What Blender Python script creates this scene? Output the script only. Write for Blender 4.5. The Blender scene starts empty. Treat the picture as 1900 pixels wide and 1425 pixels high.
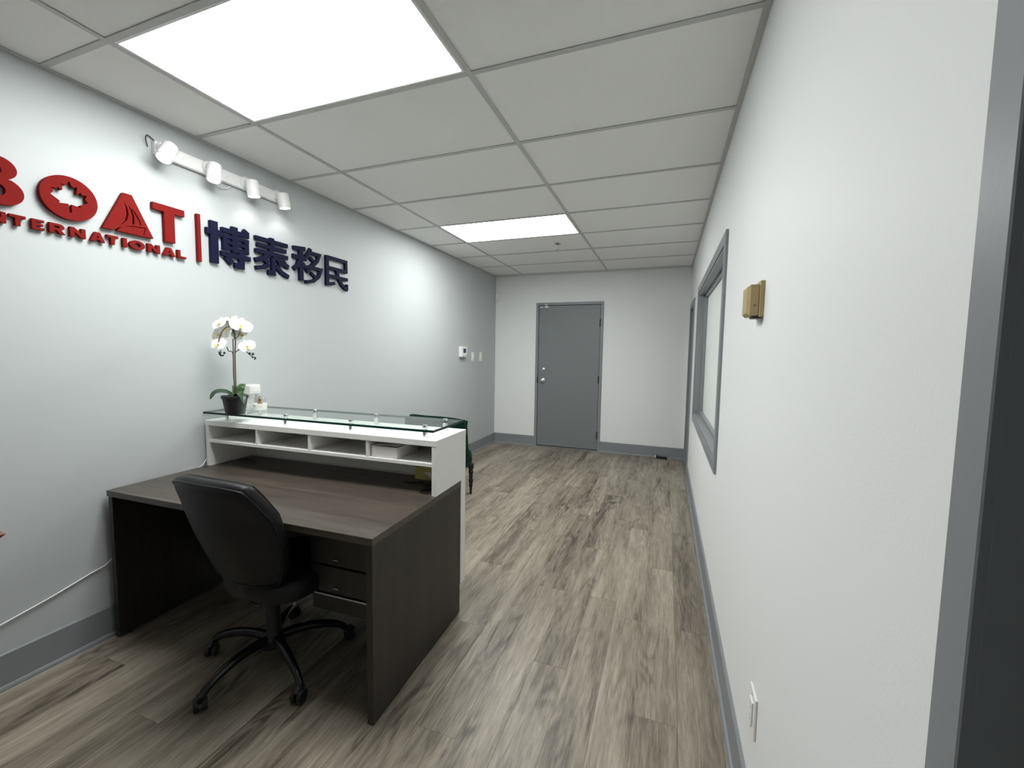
import bpy, math, random
from mathutils import Vector, Matrix, noise
random.seed(7)
PI = math.pi
scene = bpy.context.scene
COL = scene.collection

# ------------------------------------------------------------------ camera, world, exposure
def make_camera():
    yaw, pitch, roll = -0.3505, -0.0748, 0.0158
    cy, sy, cp, sp = math.cos(yaw), math.sin(yaw), math.cos(pitch), math.sin(pitch)
    f = Vector((sy*cp, cy*cp, sp)); r = Vector((cy, -sy, 0)); u = r.cross(f)
    r2 = r*math.cos(roll) + u*math.sin(roll); u2 = u*math.cos(roll) - r*math.sin(roll)
    cam = bpy.data.cameras.new('camera'); o = bpy.data.objects.new('camera', cam); COL.objects.link(o)
    cam.sensor_fit = 'HORIZONTAL'; cam.sensor_width = 36.0; cam.lens = 778.166/1900*36.0
    cam.clip_start = 0.02
    o.matrix_world = Matrix(((r2.x, u2.x, -f.x, 2.4628), (r2.y, u2.y, -f.y, -0.0136), (r2.z, u2.z, -f.z, 1.4018), (0, 0, 0, 1)))
    scene.camera = o
make_camera()
w = bpy.data.worlds.new('world'); scene.world = w; w.use_nodes = True
w.node_tree.nodes['Background'].inputs[0].default_value = (0.5, 0.55, 0.6, 1)
w.node_tree.nodes['Background'].inputs[1].default_value = 0.0
vs = scene.view_settings
vs.view_transform = 'Standard'; vs.look = 'None'; vs.gamma = 1.0; vs.use_curve_mapping = False
vs.exposure = 0.08
PANEL_STRENGTH = 20.5
SPOT_POWER = 0.8
BULB_GLOW = 14.0

# ------------------------------------------------------------------ dimensions (metres)
XL, XR, YF, YN, H = -0.02, 2.7416, 5.9997, -2.0, 2.5503
S = 0.6096; RUN1 = 0.432; RUN2 = RUN1 + 2*S; ROW0 = 1.636

# ------------------------------------------------------------------ materials
MATS = {}
def new_mat(name):
    m = bpy.data.materials.new(name); m.use_nodes = True
    MATS[name] = m
    return m, m.node_tree.nodes, m.node_tree.links, m.node_tree.nodes['Principled BSDF']
def mat(name, col, rough=0.5, metal=0.0, spec=0.5, var=0.0, vscale=8.0, bump=0.0, bscale=200.0, emit=0.0, coat=0.0, trans=0.0, sheen=0.0):
    m, N, L, b = new_mat(name)
    b.inputs['Base Color'].default_value = (*col, 1); b.inputs['Roughness'].default_value = rough
    b.inputs['Metallic'].default_value = metal; b.inputs['Specular IOR Level'].default_value = spec
    b.inputs['Coat Weight'].default_value = coat; b.inputs['Transmission Weight'].default_value = trans
    b.inputs['Sheen Weight'].default_value = sheen
    if emit:
        b.inputs['Emission Color'].default_value = (1, 1, 1, 1); b.inputs['Emission Strength'].default_value = emit
    tc = N.new('ShaderNodeTexCoord')
    if var:
        n = N.new('ShaderNodeTexNoise'); n.inputs['Scale'].default_value = vscale; n.inputs['Detail'].default_value = 4
        mx = N.new('ShaderNodeMixRGB'); mx.inputs[1].default_value = tuple(c*(1-var) for c in col)+(1,); mx.inputs[2].default_value = tuple(min(1, c*(1+var)) for c in col)+(1,)
        L.new(tc.outputs['Object'], n.inputs['Vector']); L.new(n.outputs['Fac'], mx.inputs[0]); L.new(mx.outputs[0], b.inputs['Base Color'])
    if bump:
        n2 = N.new('ShaderNodeTexNoise'); n2.inputs['Scale'].default_value = bscale; n2.inputs['Detail'].default_value = 2
        bp = N.new('ShaderNodeBump'); bp.inputs['Strength'].default_value = bump; bp.inputs['Distance'].default_value = 0.002
        L.new(tc.outputs['Object'], n2.inputs['Vector']); L.new(n2.outputs['Fac'], bp.inputs['Height']); L.new(bp.outputs[0], b.inputs['Normal'])
    return m
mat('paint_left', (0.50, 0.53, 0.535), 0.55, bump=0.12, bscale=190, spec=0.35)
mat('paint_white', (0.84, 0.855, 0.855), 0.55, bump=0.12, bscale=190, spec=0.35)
mat('grey_trim', (0.235, 0.25, 0.265), 0.42, bump=0.1, bscale=120)
mat('grey_door', (0.19, 0.205, 0.215), 0.45, bump=0.15, bscale=260)
mat('tile', (0.87, 0.865, 0.85), 0.95, var=0.05, vscale=160, bump=0.6, bscale=260, spec=0.1)
mat('tbar', (0.52, 0.52, 0.51), 0.5)
mat('plenum', (0.3, 0.3, 0.3), 0.9, var=.05)
mat('white_metal', (0.8, 0.8, 0.79), 0.4, var=.02)
mat('white_plastic', (0.83, 0.83, 0.81), 0.35, var=.01)
mat('white_lam', (0.86, 0.845, 0.82), 0.4, var=.015, vscale=30)
mat('chrome', (0.75, 0.75, 0.76), 0.14, metal=1.0, var=.03)
mat('steel', (0.55, 0.55, 0.56), 0.25, metal=1.0, var=.04)
mat('black_plastic', (0.012, 0.012, 0.013), 0.45, var=.1)
mat('black_gloss', (0.009, 0.009, 0.01), 0.22, var=.1)
mat('black_leather', (0.006, 0.006, 0.007), 0.42, spec=.35, var=.15, vscale=40, bump=0.35, bscale=420)
mat('green_velvet', (0.002, 0.026, 0.018), 0.8, var=.25, vscale=25, sheen=0.04, spec=.12)
mat('tan_plastic', (0.42, 0.32, 0.15), 0.5, var=.06, vscale=60)
mat('tan_card', (0.62, 0.52, 0.2), 0.8, var=.1, vscale=40)
mat('card_white', (0.8, 0.77, 0.73), 0.7, var=.03)
mat('sign_red', (0.185, 0.011, 0.009), 0.75, spec=.08, var=.08, vscale=30)
mat('sign_navy', (0.006, 0.007, 0.030), 0.65, spec=.12, var=.08, vscale=30)
mat('petal', (0.86, 0.86, 0.83), 0.6, var=.04, vscale=60)
mat('petal_yellow', (0.75, 0.62, 0.18), 0.6, var=.1, vscale=80)
mat('leaf', (0.018, 0.045, 0.02), 0.4, var=.35, vscale=20)
mat('leaf_light', (0.045, 0.11, 0.03), 0.4, var=.3, vscale=20)
mat('stem', (0.09, 0.055, 0.03), 0.6, var=.3, vscale=40)
mat('stem_dark', (0.02, 0.016, 0.012), 0.6, var=.3, vscale=40)
mat('soil', (0.03, 0.022, 0.015), 0.95, var=.5, vscale=90, bump=1, bscale=150)
mat('pearl', (0.85, 0.84, 0.8), 0.3, var=.03)
mat('amber', (0.25, 0.13, 0.05), 0.4, var=.4, vscale=80)
mat('glass_edge', (0.002, 0.035, 0.025), 0.25, var=.1, vscale=10, spec=.25)
mat('frosted', (0.84, 0.89, 0.86), 0.35, var=.02)
mat('lcd', (0.02, 0.03, 0.07), 0.2, var=.1)
mat('wire_white', (0.85, 0.85, 0.85), 0.4, var=.02)
mat('led_panel', (0.9, 0.9, 0.9), 0.5, emit=PANEL_STRENGTH, var=.001)
mat('bulb', (0.9, 0.9, 0.9), 0.5, emit=BULB_GLOW, var=.001)
mat('scuff', (0.25, 0.25, 0.25), 0.9, var=.1)
MATS['bulb'].node_tree.nodes['Principled BSDF'].inputs['Emission Color'].default_value = (1, .98, .95, 1)
MATS['led_panel'].node_tree.nodes['Principled BSDF'].inputs['Emission Color'].default_value = (0.98, 1.0, 0.985, 1)

def thin_glass(name, tint, refl=.04):
    m, N, L, b = new_mat(name); N.remove(b)
    out = N['Material Output']
    t = N.new('ShaderNodeBsdfTransparent'); t.inputs[0].default_value = (*tint, 1)
    g = N.new('ShaderNodeBsdfGlossy'); g.inputs['Roughness'].default_value = 0.02
    lw = N.new('ShaderNodeLayerWeight'); pw = N.new('ShaderNodeMath'); pw.operation = 'POWER'; pw.inputs[1].default_value = 5.0; L.new(lw.outputs['Facing'], pw.inputs[0])
    f = N.new('ShaderNodeMath'); f.operation = 'MULTIPLY_ADD'; f.inputs[1].default_value = .9; f.inputs[2].default_value = refl; L.new(pw.outputs[0], f.inputs[0])
    mx = N.new('ShaderNodeMixShader'); L.new(f.outputs[0], mx.inputs[0]); L.new(t.outputs[0], mx.inputs[1]); L.new(g.outputs[0], mx.inputs[2]); L.new(mx.outputs[0], out.inputs[0])
thin_glass('glass_clear', (0.93, 0.975, 0.955))
thin_glass('glass_bottle', (0.95, 0.95, 0.94))
m_, N_, L_, b_ = new_mat('glass_under'); N_.remove(b_); t_ = N_.new('ShaderNodeBsdfTransparent'); t_.inputs[0].default_value = (.95, .985, .97, 1); L_.new(t_.outputs[0], N_['Material Output'].inputs[0])

def wood(name, cols, along, sx, sl, rough, knots=0.0, bump=0.15, plank=0.0, fine=0.5, ring=0.08):
    """grain along one axis; each object shifts the pattern by its own random offset"""
    m, N, L, b = new_mat(name)
    b.inputs['Roughness'].default_value = rough
    tc = N.new('ShaderNodeTexCoord'); oi = N.new('ShaderNodeObjectInfo')
    mul = N.new('ShaderNodeMath'); mul.operation = 'MULTIPLY'; mul.inputs[1].default_value = 47.0; L.new(oi.outputs['Random'], mul.inputs[0])
    comb = N.new('ShaderNodeCombineXYZ'); [L.new(mul.outputs[0], comb.inputs[i]) for i in range(3)]
    add = N.new('ShaderNodeVectorMath'); add.operation = 'ADD'; L.new(tc.outputs['Object'], add.inputs[0]); L.new(comb.outputs[0], add.inputs[1])
    def nz(s_across, s_along, detail=2, dist=0.0, rough_=.5):
        mp = N.new('ShaderNodeMapping'); sc = [s_across]*3; sc['xyz'.index(along)] = s_along
        mp.inputs['Scale'].default_value = sc; L.new(add.outputs[0], mp.inputs['Vector'])
        n = N.new('ShaderNodeTexNoise'); n.inputs['Scale'].default_value = 1; n.inputs['Detail'].default_value = detail; n.inputs['Distortion'].default_value = dist; n.inputs['Roughness'].default_value = rough_
        L.new(mp.outputs[0], n.inputs['Vector']); return n.outputs['Fac']
    def mth(op, a, c, d=None):
        x = N.new('ShaderNodeMath'); x.operation = op
        for i, q in enumerate((a, c, d)):
            if q is None: continue
            if isinstance(q, (int, float)): x.inputs[i].default_value = q
            else: L.new(q, x.inputs[i])
        return x.outputs[0]
    tone = nz(sx*.9, sl*.45, 3, .8)                       # broad streaks
    mid = nz(sx*5, sl*2.2, 4, .8, .65)                     # streaks a few mm wide
    fib = nz(sx*24, sl*7.0, 3, .3, .7)                     # fibres
    field = nz(sx*.75, sl*.8, 1.5, .25)                   # rings follow the level lines of a smooth field
    rings = mth('SINE', mth('MULTIPLY', field, 95.0), 0)
    km = N.new('ShaderNodeValToRGB'); km.color_ramp.elements[0].position = .50; km.color_ramp.elements[1].position = .70
    L.new(nz(sx*.8, sl*1.2, 2, .3), km.inputs[0]); mask = km.outputs[0]
    v = mth('MULTIPLY_ADD', mth('SUBTRACT', tone, .5), .8, .5)
    v = mth('MULTIPLY_ADD', mth('SUBTRACT', mid, .5), fine, v)
    v = mth('MULTIPLY_ADD', mth('SUBTRACT', fib, .5), fine*.8, v)
    v = mth('MULTIPLY_ADD', mth('MULTIPLY', rings, mask), ring, v)
    v = mth('MULTIPLY_ADD', mask, -knots, v)
    sp = N.new('ShaderNodeValToRGB'); sp.color_ramp.elements[0].position = .66; sp.color_ramp.elements[1].position = .74
    L.new(nz(sx*2.4, sl*4.2, 2, .5), sp.inputs[0])                          # small dark knots and checks
    v = mth('MULTIPLY_ADD', sp.outputs[0], -knots*.9, v)
    v = mth('MULTIPLY_ADD', mth('SUBTRACT', oi.outputs['Random'], .5), plank, v)
    ramp = N.new('ShaderNodeValToRGB'); e = ramp.color_ramp.elements
    e[0].position = .15; e[0].color = (*cols[0], 1); e[1].position = .78; e[1].color = (*cols[2], 1)
    x = e.new(.48); x.color = (*cols[1], 1)
    L.new(v, ramp.inputs[0]); L.new(ramp.outputs[0], b.inputs['Base Color'])
    bp = N.new('ShaderNodeBump'); bp.inputs['Strength'].default_value = bump; bp.inputs['Distance'].default_value = 0.001
    L.new(fib, bp.inputs['Height']); L.new(bp.outputs[0], b.inputs['Normal'])
    return m
wood('plank_oak', [(0.070, 0.055, 0.040), (0.245, 0.209, 0.162), (0.40, 0.353, 0.285)], 'y', 8, 1.6, 0.42, knots=0.13, plank=.12, ring=.11, fine=.75)
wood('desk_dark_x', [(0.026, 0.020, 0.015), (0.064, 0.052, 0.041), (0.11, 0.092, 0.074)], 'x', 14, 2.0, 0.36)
wood('desk_dark_z', [(0.014, 0.011, 0.009), (0.026, 0.021, 0.017), (0.042, 0.035, 0.029)], 'z', 14, 2.0, 0.42)  # darker copy of the desk wood; under-desk shade is put into its colour
wood('brown_wood', [(0.11, 0.04, 0.02), (0.2, 0.08, 0.045), (0.3, 0.13, 0.07)], 'x', 10, 2.0, 0.4)

# ------------------------------------------------------------------ mesh helpers
class MB:
    def __init__(s): s.v = []; s.f = []; s.mi = []
    def add(s, vs_, fs, mi=0, M=None):
        b = len(s.v)
        s.v += [tuple(M @ Vector(p)) if M else tuple(p) for p in vs_]
        s.f += [tuple(i+b for i in f) for f in fs]; s.mi += [mi]*len(fs); return s
    def box(s, x0, x1, y0, y1, z0, z1, mi=0, M=None, bev=0.0):
        if bev <= 0:
            return s.add([(x0,y0,z0),(x1,y0,z0),(x1,y1,z0),(x0,y1,z0),(x0,y0,z1),(x1,y0,z1),(x1,y1,z1),(x0,y1,z1)],
                         [(3,2,1,0),(4,5,6,7),(0,1,5,4),(1,2,6,5),(2,3,7,6),(3,0,4,7)], mi, M)
        b = bev; V = []; idx = {}
        c = ((x0+x1)/2, (y0+y1)/2, (z0+z1)/2); h = ((x1-x0)/2, (y1-y0)/2, (z1-z0)/2)
        for sx in (-1,1):
            for sy in (-1,1):
                for sz in (-1,1):
                    for a in range(3):
                        d = [h[0]-b, h[1]-b, h[2]-b]; d[a] = h[a]
                        idx[(sx,sy,sz,a)] = len(V); V.append((c[0]+sx*d[0], c[1]+sy*d[1], c[2]+sz*d[2]))
        F = []
        def q(*k):
            f = [idx[i] for i in k]; P = [Vector(V[i])-Vector(c) for i in f]
            n = (P[1]-P[0]).cross(P[2]-P[0]); m = sum(P, Vector())
            if n.dot(m) < 0: f.reverse()
            F.append(tuple(f))
        for sg in (-1,1):
            q((sg,-1,-1,0),(sg,1,-1,0),(sg,1,1,0),(sg,-1,1,0)); q((-1,sg,-1,1),(1,sg,-1,1),(1,sg,1,1),(-1,sg,1,1)); q((-1,-1,sg,2),(1,-1,sg,2),(1,1,sg,2),(-1,1,sg,2))
        for s1 in (-1,1):
            for s2 in (-1,1):
                q((-1,s1,s2,1),(1,s1,s2,1),(1,s1,s2,2),(-1,s1,s2,2)); q((s1,-1,s2,0),(s1,1,s2,0),(s1,1,s2,2),(s1,-1,s2,2)); q((s1,s2,-1,0),(s1,s2,1,0),(s1,s2,1,1),(s1,s2,-1,1))
                for s3 in (-1,1): q((s1,s2,s3,0),(s1,s2,s3,1),(s1,s2,s3,2))
        return s.add(V, F, mi, M)
    def prism(s, poly, z0, z1, mi=0, M=None):
        n = len(poly)
        V = [(p[0],p[1],z0) for p in poly]+[(p[0],p[1],z1) for p in poly]
        F = [tuple(reversed(range(n))), tuple(range(n, 2*n))]+[(i,(i+1)%n,n+(i+1)%n,n+i) for i in range(n)]
        return s.add(V, F, mi, M)
    def lathe(s, prof, n=24, mi=0, M=None):
        V = []; F = []
        for r, z in prof:
            for i in range(n):
                a = 2*PI*i/n; V.append((r*math.cos(a), r*math.sin(a), z))
        for j in range(len(prof)-1):
            for i in range(n):
                F.append((j*n+i, j*n+(i+1)%n, (j+1)*n+(i+1)%n, (j+1)*n+i))
        F.append(tuple(reversed(range(n)))); F.append(tuple(range((len(prof)-1)*n, len(prof)*n)))
        return s.add(V, F, mi, M)
    def tube(s, pts, rad, n=8, mi=0, M=None):
        pts = [Vector(p) for p in pts]; V = []; F = []; m = len(pts)
        rads = rad if isinstance(rad, (list, tuple)) else [rad]*m
        up = None
        for i, p in enumerate(pts):
            t = (pts[min(i+1, m-1)]-pts[max(i-1, 0)]).normalized()
            if up is None: up = Vector((0,0,1)) if abs(t.z) < .9 else Vector((1,0,0))
            sd = t.cross(up).normalized(); up = sd.cross(t).normalized()
            for k in range(n):
                a = 2*PI*k/n; V.append(p+(sd*math.cos(a)+up*math.sin(a))*rads[i])
        for j in range(m-1):
            for k in range(n): F.append((j*n+k, (j+1)*n+k, (j+1)*n+(k+1)%n, j*n+(k+1)%n))
        F.append(tuple(range(n))); F.append(tuple(reversed(range((m-1)*n, m*n))))
        return s.add(V, F, mi, M)
    def sphere(s, c, r, n=12, m=8, mi=0, M=None, sc=(1,1,1)):
        prof = [(max(1e-4, r*math.sin(PI*j/m)), -r*math.cos(PI*j/m)) for j in range(m+1)]
        T = Matrix.Translation(c) @ Matrix.Diagonal((*sc, 1))
        return s.lathe(prof, n, mi, (M @ T) if M else T)
    def grid(s, fn, nu, nv, mi=0, M=None, closeu=False):
        V = [fn(i/(nu-1) if not closeu else i/nu, j/(nv-1)) for j in range(nv) for i in range(nu)]
        F = [(j*nu+i, j*nu+(i+1)%nu, (j+1)*nu+(i+1)%nu, (j+1)*nu+i) for j in range(nv-1) for i in range(nu if closeu else nu-1)]
        return s.add(V, F, mi, M)
    def build(s, name, mats, parent=None, smooth=None, loc=None, rot=None):
        me = bpy.data.meshes.new(name); me.from_pydata(s.v, [], s.f); 
        for m in ([mats] if isinstance(mats, str) else mats): me.materials.append(MATS[m])
        for p, i in zip(me.polygons, s.mi): p.material_index = i
        if smooth is not None:
            for p in me.polygons: p.use_smooth = True
            me.set_sharp_from_angle(angle=math.radians(smooth))
        me.update()
        o = bpy.data.objects.new(name, me); COL.objects.link(o)
        if loc: o.location = loc
        if rot: o.rotation_euler = rot
        if parent: o.parent = parent
        return o
def tag(o, label=None, cat=None, group=None, kind=None):
    if label: o['label'] = label
    if cat: o['category'] = cat
    if group: o['group'] = group
    if kind: o['kind'] = kind
    return o
def empty(name, loc=(0,0,0), rz=0.0, label=None, cat=None, group=None, kind=None):
    o = bpy.data.objects.new(name, None); COL.objects.link(o); o.empty_display_size = .1
    o.location = loc; o.rotation_euler = (0,0,rz)
    return tag(o, label, cat, group, kind)
def structure(o): return tag(o, kind='structure')
def clone(o, parent=None):
    c = o.copy(); COL.objects.link(c); c.parent = parent
    for ch in list(o.children): clone(ch, c)
    return c
def align(p, d):
    """matrix placing local +Z along d at p"""
    return Matrix.Translation(p) @ Vector(d).to_track_quat('Z', 'Y').to_matrix().to_4x4()
def shape2d(loops, thick, bevel=0.0):
    """filled 2D outline with holes -> (verts, faces); local x,y, z from 0 to thick"""
    cu = bpy.data.curves.new('tmp', 'CURVE'); cu.dimensions = '2D'; cu.fill_mode = 'BOTH'; cu.extrude = thick/2
    for lp in loops:
        sp = cu.splines.new('POLY'); sp.points.add(len(lp)-1); sp.use_cyclic_u = True
        for i, p in enumerate(lp): sp.points[i].co = (p[0], p[1], 0, 1)
    o = bpy.data.objects.new('tmp', cu); me = bpy.data.meshes.new_from_object(o)
    V = [(v.co.x, v.co.y, v.co.z+thick/2) for v in me.vertices]; F = [tuple(p.vertices) for p in me.polygons]
    bpy.data.objects.remove(o); bpy.data.curves.remove(cu); bpy.data.meshes.remove(me)
    return V, F

# ------------------------------------------------------------------ floor: every plank is a piece
floor = structure(MB().box(XL-.15, XR+.15, YN-.15, YF+.15, -.08, -.0075).build('floor', 'plenum'))
PW, PL = 0.152, 1.22
ncol = 19; xs = XL
for c in range(ncol):
    x0 = XL-.005+c*PW; x1 = min(x0+PW, XR+.006)
    if x1-x0 < .01: break
    y = YN - ((c*0.37+0.13*(c % 3)) % 1.0)*PL
    while y < YF:
        y0, y1 = max(y, YN), min(y+PL, YF); y += PL
        if y1-y0 < .03: continue
        cx, cy_ = (x0+x1)/2, (y0+y1)/2; g = .0002
        hx, hy = (x1-x0)/2-g, (y1-y0)/2-g
        MB().box(-hx, hx, -hy, hy, -.0075, 0, bev=.0004).build('plank', 'plank_oak', floor, loc=(cx, cy_, 0))
# quiet strip of floor continuing into the two doorways of the right wall
structure(MB().box(XR+.006, XR+.15, 5.16, 5.87, -.0075, -.001).box(XR+.006, XR+.15, -.46, .489, -.0075, -.001).build('trim_2', 'grey_trim'))

# ------------------------------------------------------------------ ceiling: tiles and grid are pieces
ceil = structure(MB().box(XL-.15, XR+.15, YN-.15, YF+.15, H+.12, H+.16).build('ceiling', 'plenum'))
cols = [(XL, RUN1), (RUN1, RUN2), (RUN2, XR)]
rows = [ROW0+S*k for k in range(-6, 8)]
ys = [YN]+[y for y in rows if YN+.02 < y < YF-.02]+[YF]
def is_light(a, b): return abs(a-RUN1) < .01 and any(abs(b-(ROW0+S*k)) < .01 for k in (-1, 3))
tile_cache = {}
for a, a1 in cols:
    for b, b1 in zip(ys[:-1], ys[1:]):
        if is_light(a, b): continue
        hx, hy = (a1-a)/2-.002, (b1-b)/2-.002
        k = (round(hx, 3), round(hy, 3))
        loc = ((a+a1)/2, (b+b1)/2, H+.003+random.uniform(0, .0012))
        if k not in tile_cache:
            o = MB().box(-hx, hx, -hy, hy, 0, .016, bev=.002).build('ceiling_tile', 'tile', ceil, loc=loc); tile_cache[k] = o.data
        else:
            o = bpy.data.objects.new('ceiling_tile', tile_cache[k]); COL.objects.link(o); o.parent = ceil; o.location = loc
T = .012
for x in (RUN1, RUN2):
    MB().box(x-T, x+T, YN, YF, H-.001, H+.002, bev=.0006).box(x-.001, x+.001, YN, YF, H+.002, H+.04).build('main_runner', 'tbar', ceil)
for yv in ys[1:-1]:
    for a, a1 in cols:
        MB().box(a+(T if a > 0 else 0), a1-(T if a1 < XR else 0), yv-T, yv+T, H-.0008, H+.0018, bev=.0005).build('cross_tee', 'tbar', ceil)
for nm, b in (('l', (XL, XL+.022, YN, YF)), ('r', (XR-.022, XR, YN, YF)), ('f', (XL, XR, YF-.022, YF)), ('n', (XL, XR, YN, YN+.022))):
    MB().box(*b, H-.0012, H+.0014).build('wall_angle', 'tbar', ceil)
labels = {-1: 'large glowing flat ceiling panel light above the desk and lettering wall', 3: 'glowing flat ceiling panel light beside the fire sprinkler'}
for k in (-1, 3):
    y0 = ROW0+S*k
    t = empty('ceiling_light', ((RUN1+RUN2)/2, y0+S/2, H), 0, labels[k], 'ceiling light', 'flat panel lights set in the ceiling grid')
    hx, hy = S-.013, S/2-.013
    fr = MB()
    for b in ((-hx, hx, -hy, -hy+.012), (-hx, hx, hy-.012, hy), (-hx, -hx+.012, -hy+.012, hy-.012), (hx-.012, hx, -hy+.012, hy-.012)): fr.box(*b, 0, .012, bev=.001)
    fr.build('frame', 'white_metal', t)
    MB().box(-hx+.01, hx-.01, -hy+.01, hy-.01, .003, .008).build('diffuser', 'led_panel', t)
    MB().box(-hx, hx, -hy, hy, .012, .06).build('housing', 'white_metal', t)

# ------------------------------------------------------------------ walls
TH = .14
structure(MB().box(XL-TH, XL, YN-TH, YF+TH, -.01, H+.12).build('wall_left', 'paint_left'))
# far wall with door opening
D0, D1, DZ = .675, 1.575, 2.095      # door leaf
o0, o1, oz = D0-.04, D1+.04, DZ+.038
structure(MB().box(XL, o0, YF, YF+TH, -.01, H+.12).box(o1, XR, YF, YF+TH, -.01, H+.12).box(o0, o1, YF, YF+TH, oz, H+.12).build('wall_far', 'paint_white'))
structure(MB().box(XL, XR, YN-TH, YN, -.01, H+.12).build('wall_near', 'paint_white'))
# right wall with near doorway, window, far doorway
WY0, WY1, WZ0, WZ1 = 2.515, 4.45, .825, 1.995
NY0, NY1, NZ = -.46, .489, 2.05
FY0, FY1, FZ = 5.16, 5.87, 2.0
X2 = XR+TH
wr = MB()
wr.box(XR, X2, YN-TH, NY0, -.01, H+.12).box(XR, X2, NY0, NY1, NZ, H+.12).box(XR, X2, NY1, WY0, -.01, H+.12)
wr.box(XR, X2, WY0, WY1, -.01, WZ0).box(XR, X2, WY0, WY1, WZ1, H+.12).box(XR, X2, WY1, FY0, -.01, H+.12)
wr.box(XR, X2, FY0, FY1, FZ, H+.12).box(XR, X2, FY1, YF+TH, -.01, H+.12)
structure(wr.build('wall_right', 'paint_white'))

# window on the right wall
win = structure(empty('window_1', (XR, (WY0+WY1)/2, WZ0)))
def P(bx, name, m, parent, bev=.0015):
    return MB().box(*bx, bev=bev).build(name, m, parent)
def rel(o, parent):
    o.parent = parent; o.matrix_parent_inverse = Matrix.Translation(parent.location).inverted(); return o
def window():
    cw, ct = .062, .014
    o = []
    o.append(P((XR-ct, XR+.001, WY0-cw, WY1+cw, WZ0-cw, WZ0), 'casing', 'grey_trim', None))
    o.append(P((XR-ct, XR+.001, WY0-cw, WY1+cw, WZ1, WZ1+cw), 'casing', 'grey_trim', None))
    o.append(P((XR-ct, XR+.001, WY0-cw, WY0, WZ0, WZ1), 'casing', 'grey_trim', None))
    o.append(P((XR-ct, XR+.001, WY1, WY1+cw, WZ0, WZ1), 'casing', 'grey_trim', None))
    j = .016
    for (nm, m, a, b, t, l) in (('jamb', 'grey_trim', XR-.006, X2, j, 0), ('stop', 'grey_trim', XR+.048, XR+.072, .022, j), ('stop', 'grey_trim', XR+.082, XR+.104, .022, j)):
        o.append(P((a, b, WY0+l, WY1-l, WZ0+l, WZ0+l+t), nm, m, None)); o.append(P((a, b, WY0+l, WY1-l, WZ1-l-t, WZ1-l), nm, m, None))
        o.append(P((a, b, WY0+l, WY0+l+t, WZ0+l+t, WZ1-l-t), nm, m, None)); o.append(P((a, b, WY1-l-t, WY1-l, WZ0+l+t, WZ1-l-t), nm, m, None))
    o.append(MB().box(XR+.074, XR+.080, WY0+j, WY1-j, WZ0+j, WZ1-j).build('pane', 'frosted'))
    for x in o: rel(x, win)
window()

def door_lining(name, y0, y1, zt, cas, n_hinge=False):
    d = structure(empty(name, (XR, (y0+y1)/2, 0)))
    o = []
    o.append(P((XR-.012, XR+.001, y0-cas, y0+.0195, 0, zt+cas), 'casing', 'grey_trim', None)); o.append(P((XR-.012, XR+.001, y1-.0195, y1+cas, 0, zt+cas), 'casing', 'grey_trim', None))
    o.append(P((XR-.012, XR+.001, y0+.0195, y1-.0195, zt-.0195, zt+cas), 'casing', 'grey_trim', None))
    o.append(P((XR-.004, X2, y0, y0+.02, 0, zt), 'jamb', 'grey_trim', None)); o.append(P((XR-.004, X2, y1-.02, y1, 0, zt), 'jamb', 'grey_trim', None)); o.append(P((XR-.004, X2, y0+.02, y1-.02, zt-.02, zt), 'jamb', 'grey_trim', None))
    o.append(P((XR+.058, XR+.075, y0+.02, y0+.034, 0, zt-.02), 'stop', 'grey_trim', None)); o.append(P((XR+.058, XR+.075, y1-.034, y1-.02, 0, zt-.02), 'stop', 'grey_trim', None)); o.append(P((XR+.058, XR+.075, y0+.034, y1-.034, zt-.034, zt-.02), 'stop', 'grey_trim', None))
    leaf = P((XR+.077, XR+.12, y0+.022, y1-.022, .008, zt-.022), 'door_leaf', 'grey_door', None); o.append(leaf)
    for x in o: rel(x, d)
    yk = y0+.09
    kn = MB().lathe([(.032, 0), (.032, .004), (.026, .008), (.011, .012), (.011, .03), (.02, .036), (.027, .046), (.027, .054), (.018, .062), (.001, .064)], 20, M=align((XR+.077, yk, 1.0), (-1, 0, 0))).build('knob', 'chrome', leaf, smooth=40)
    kn.matrix_parent_inverse = Matrix.Identity(4)
    return d
door_lining('door_2', FY0, FY1, FZ, .045)
door_lining('door_3', NY0, NY1, NZ, .024)

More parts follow.
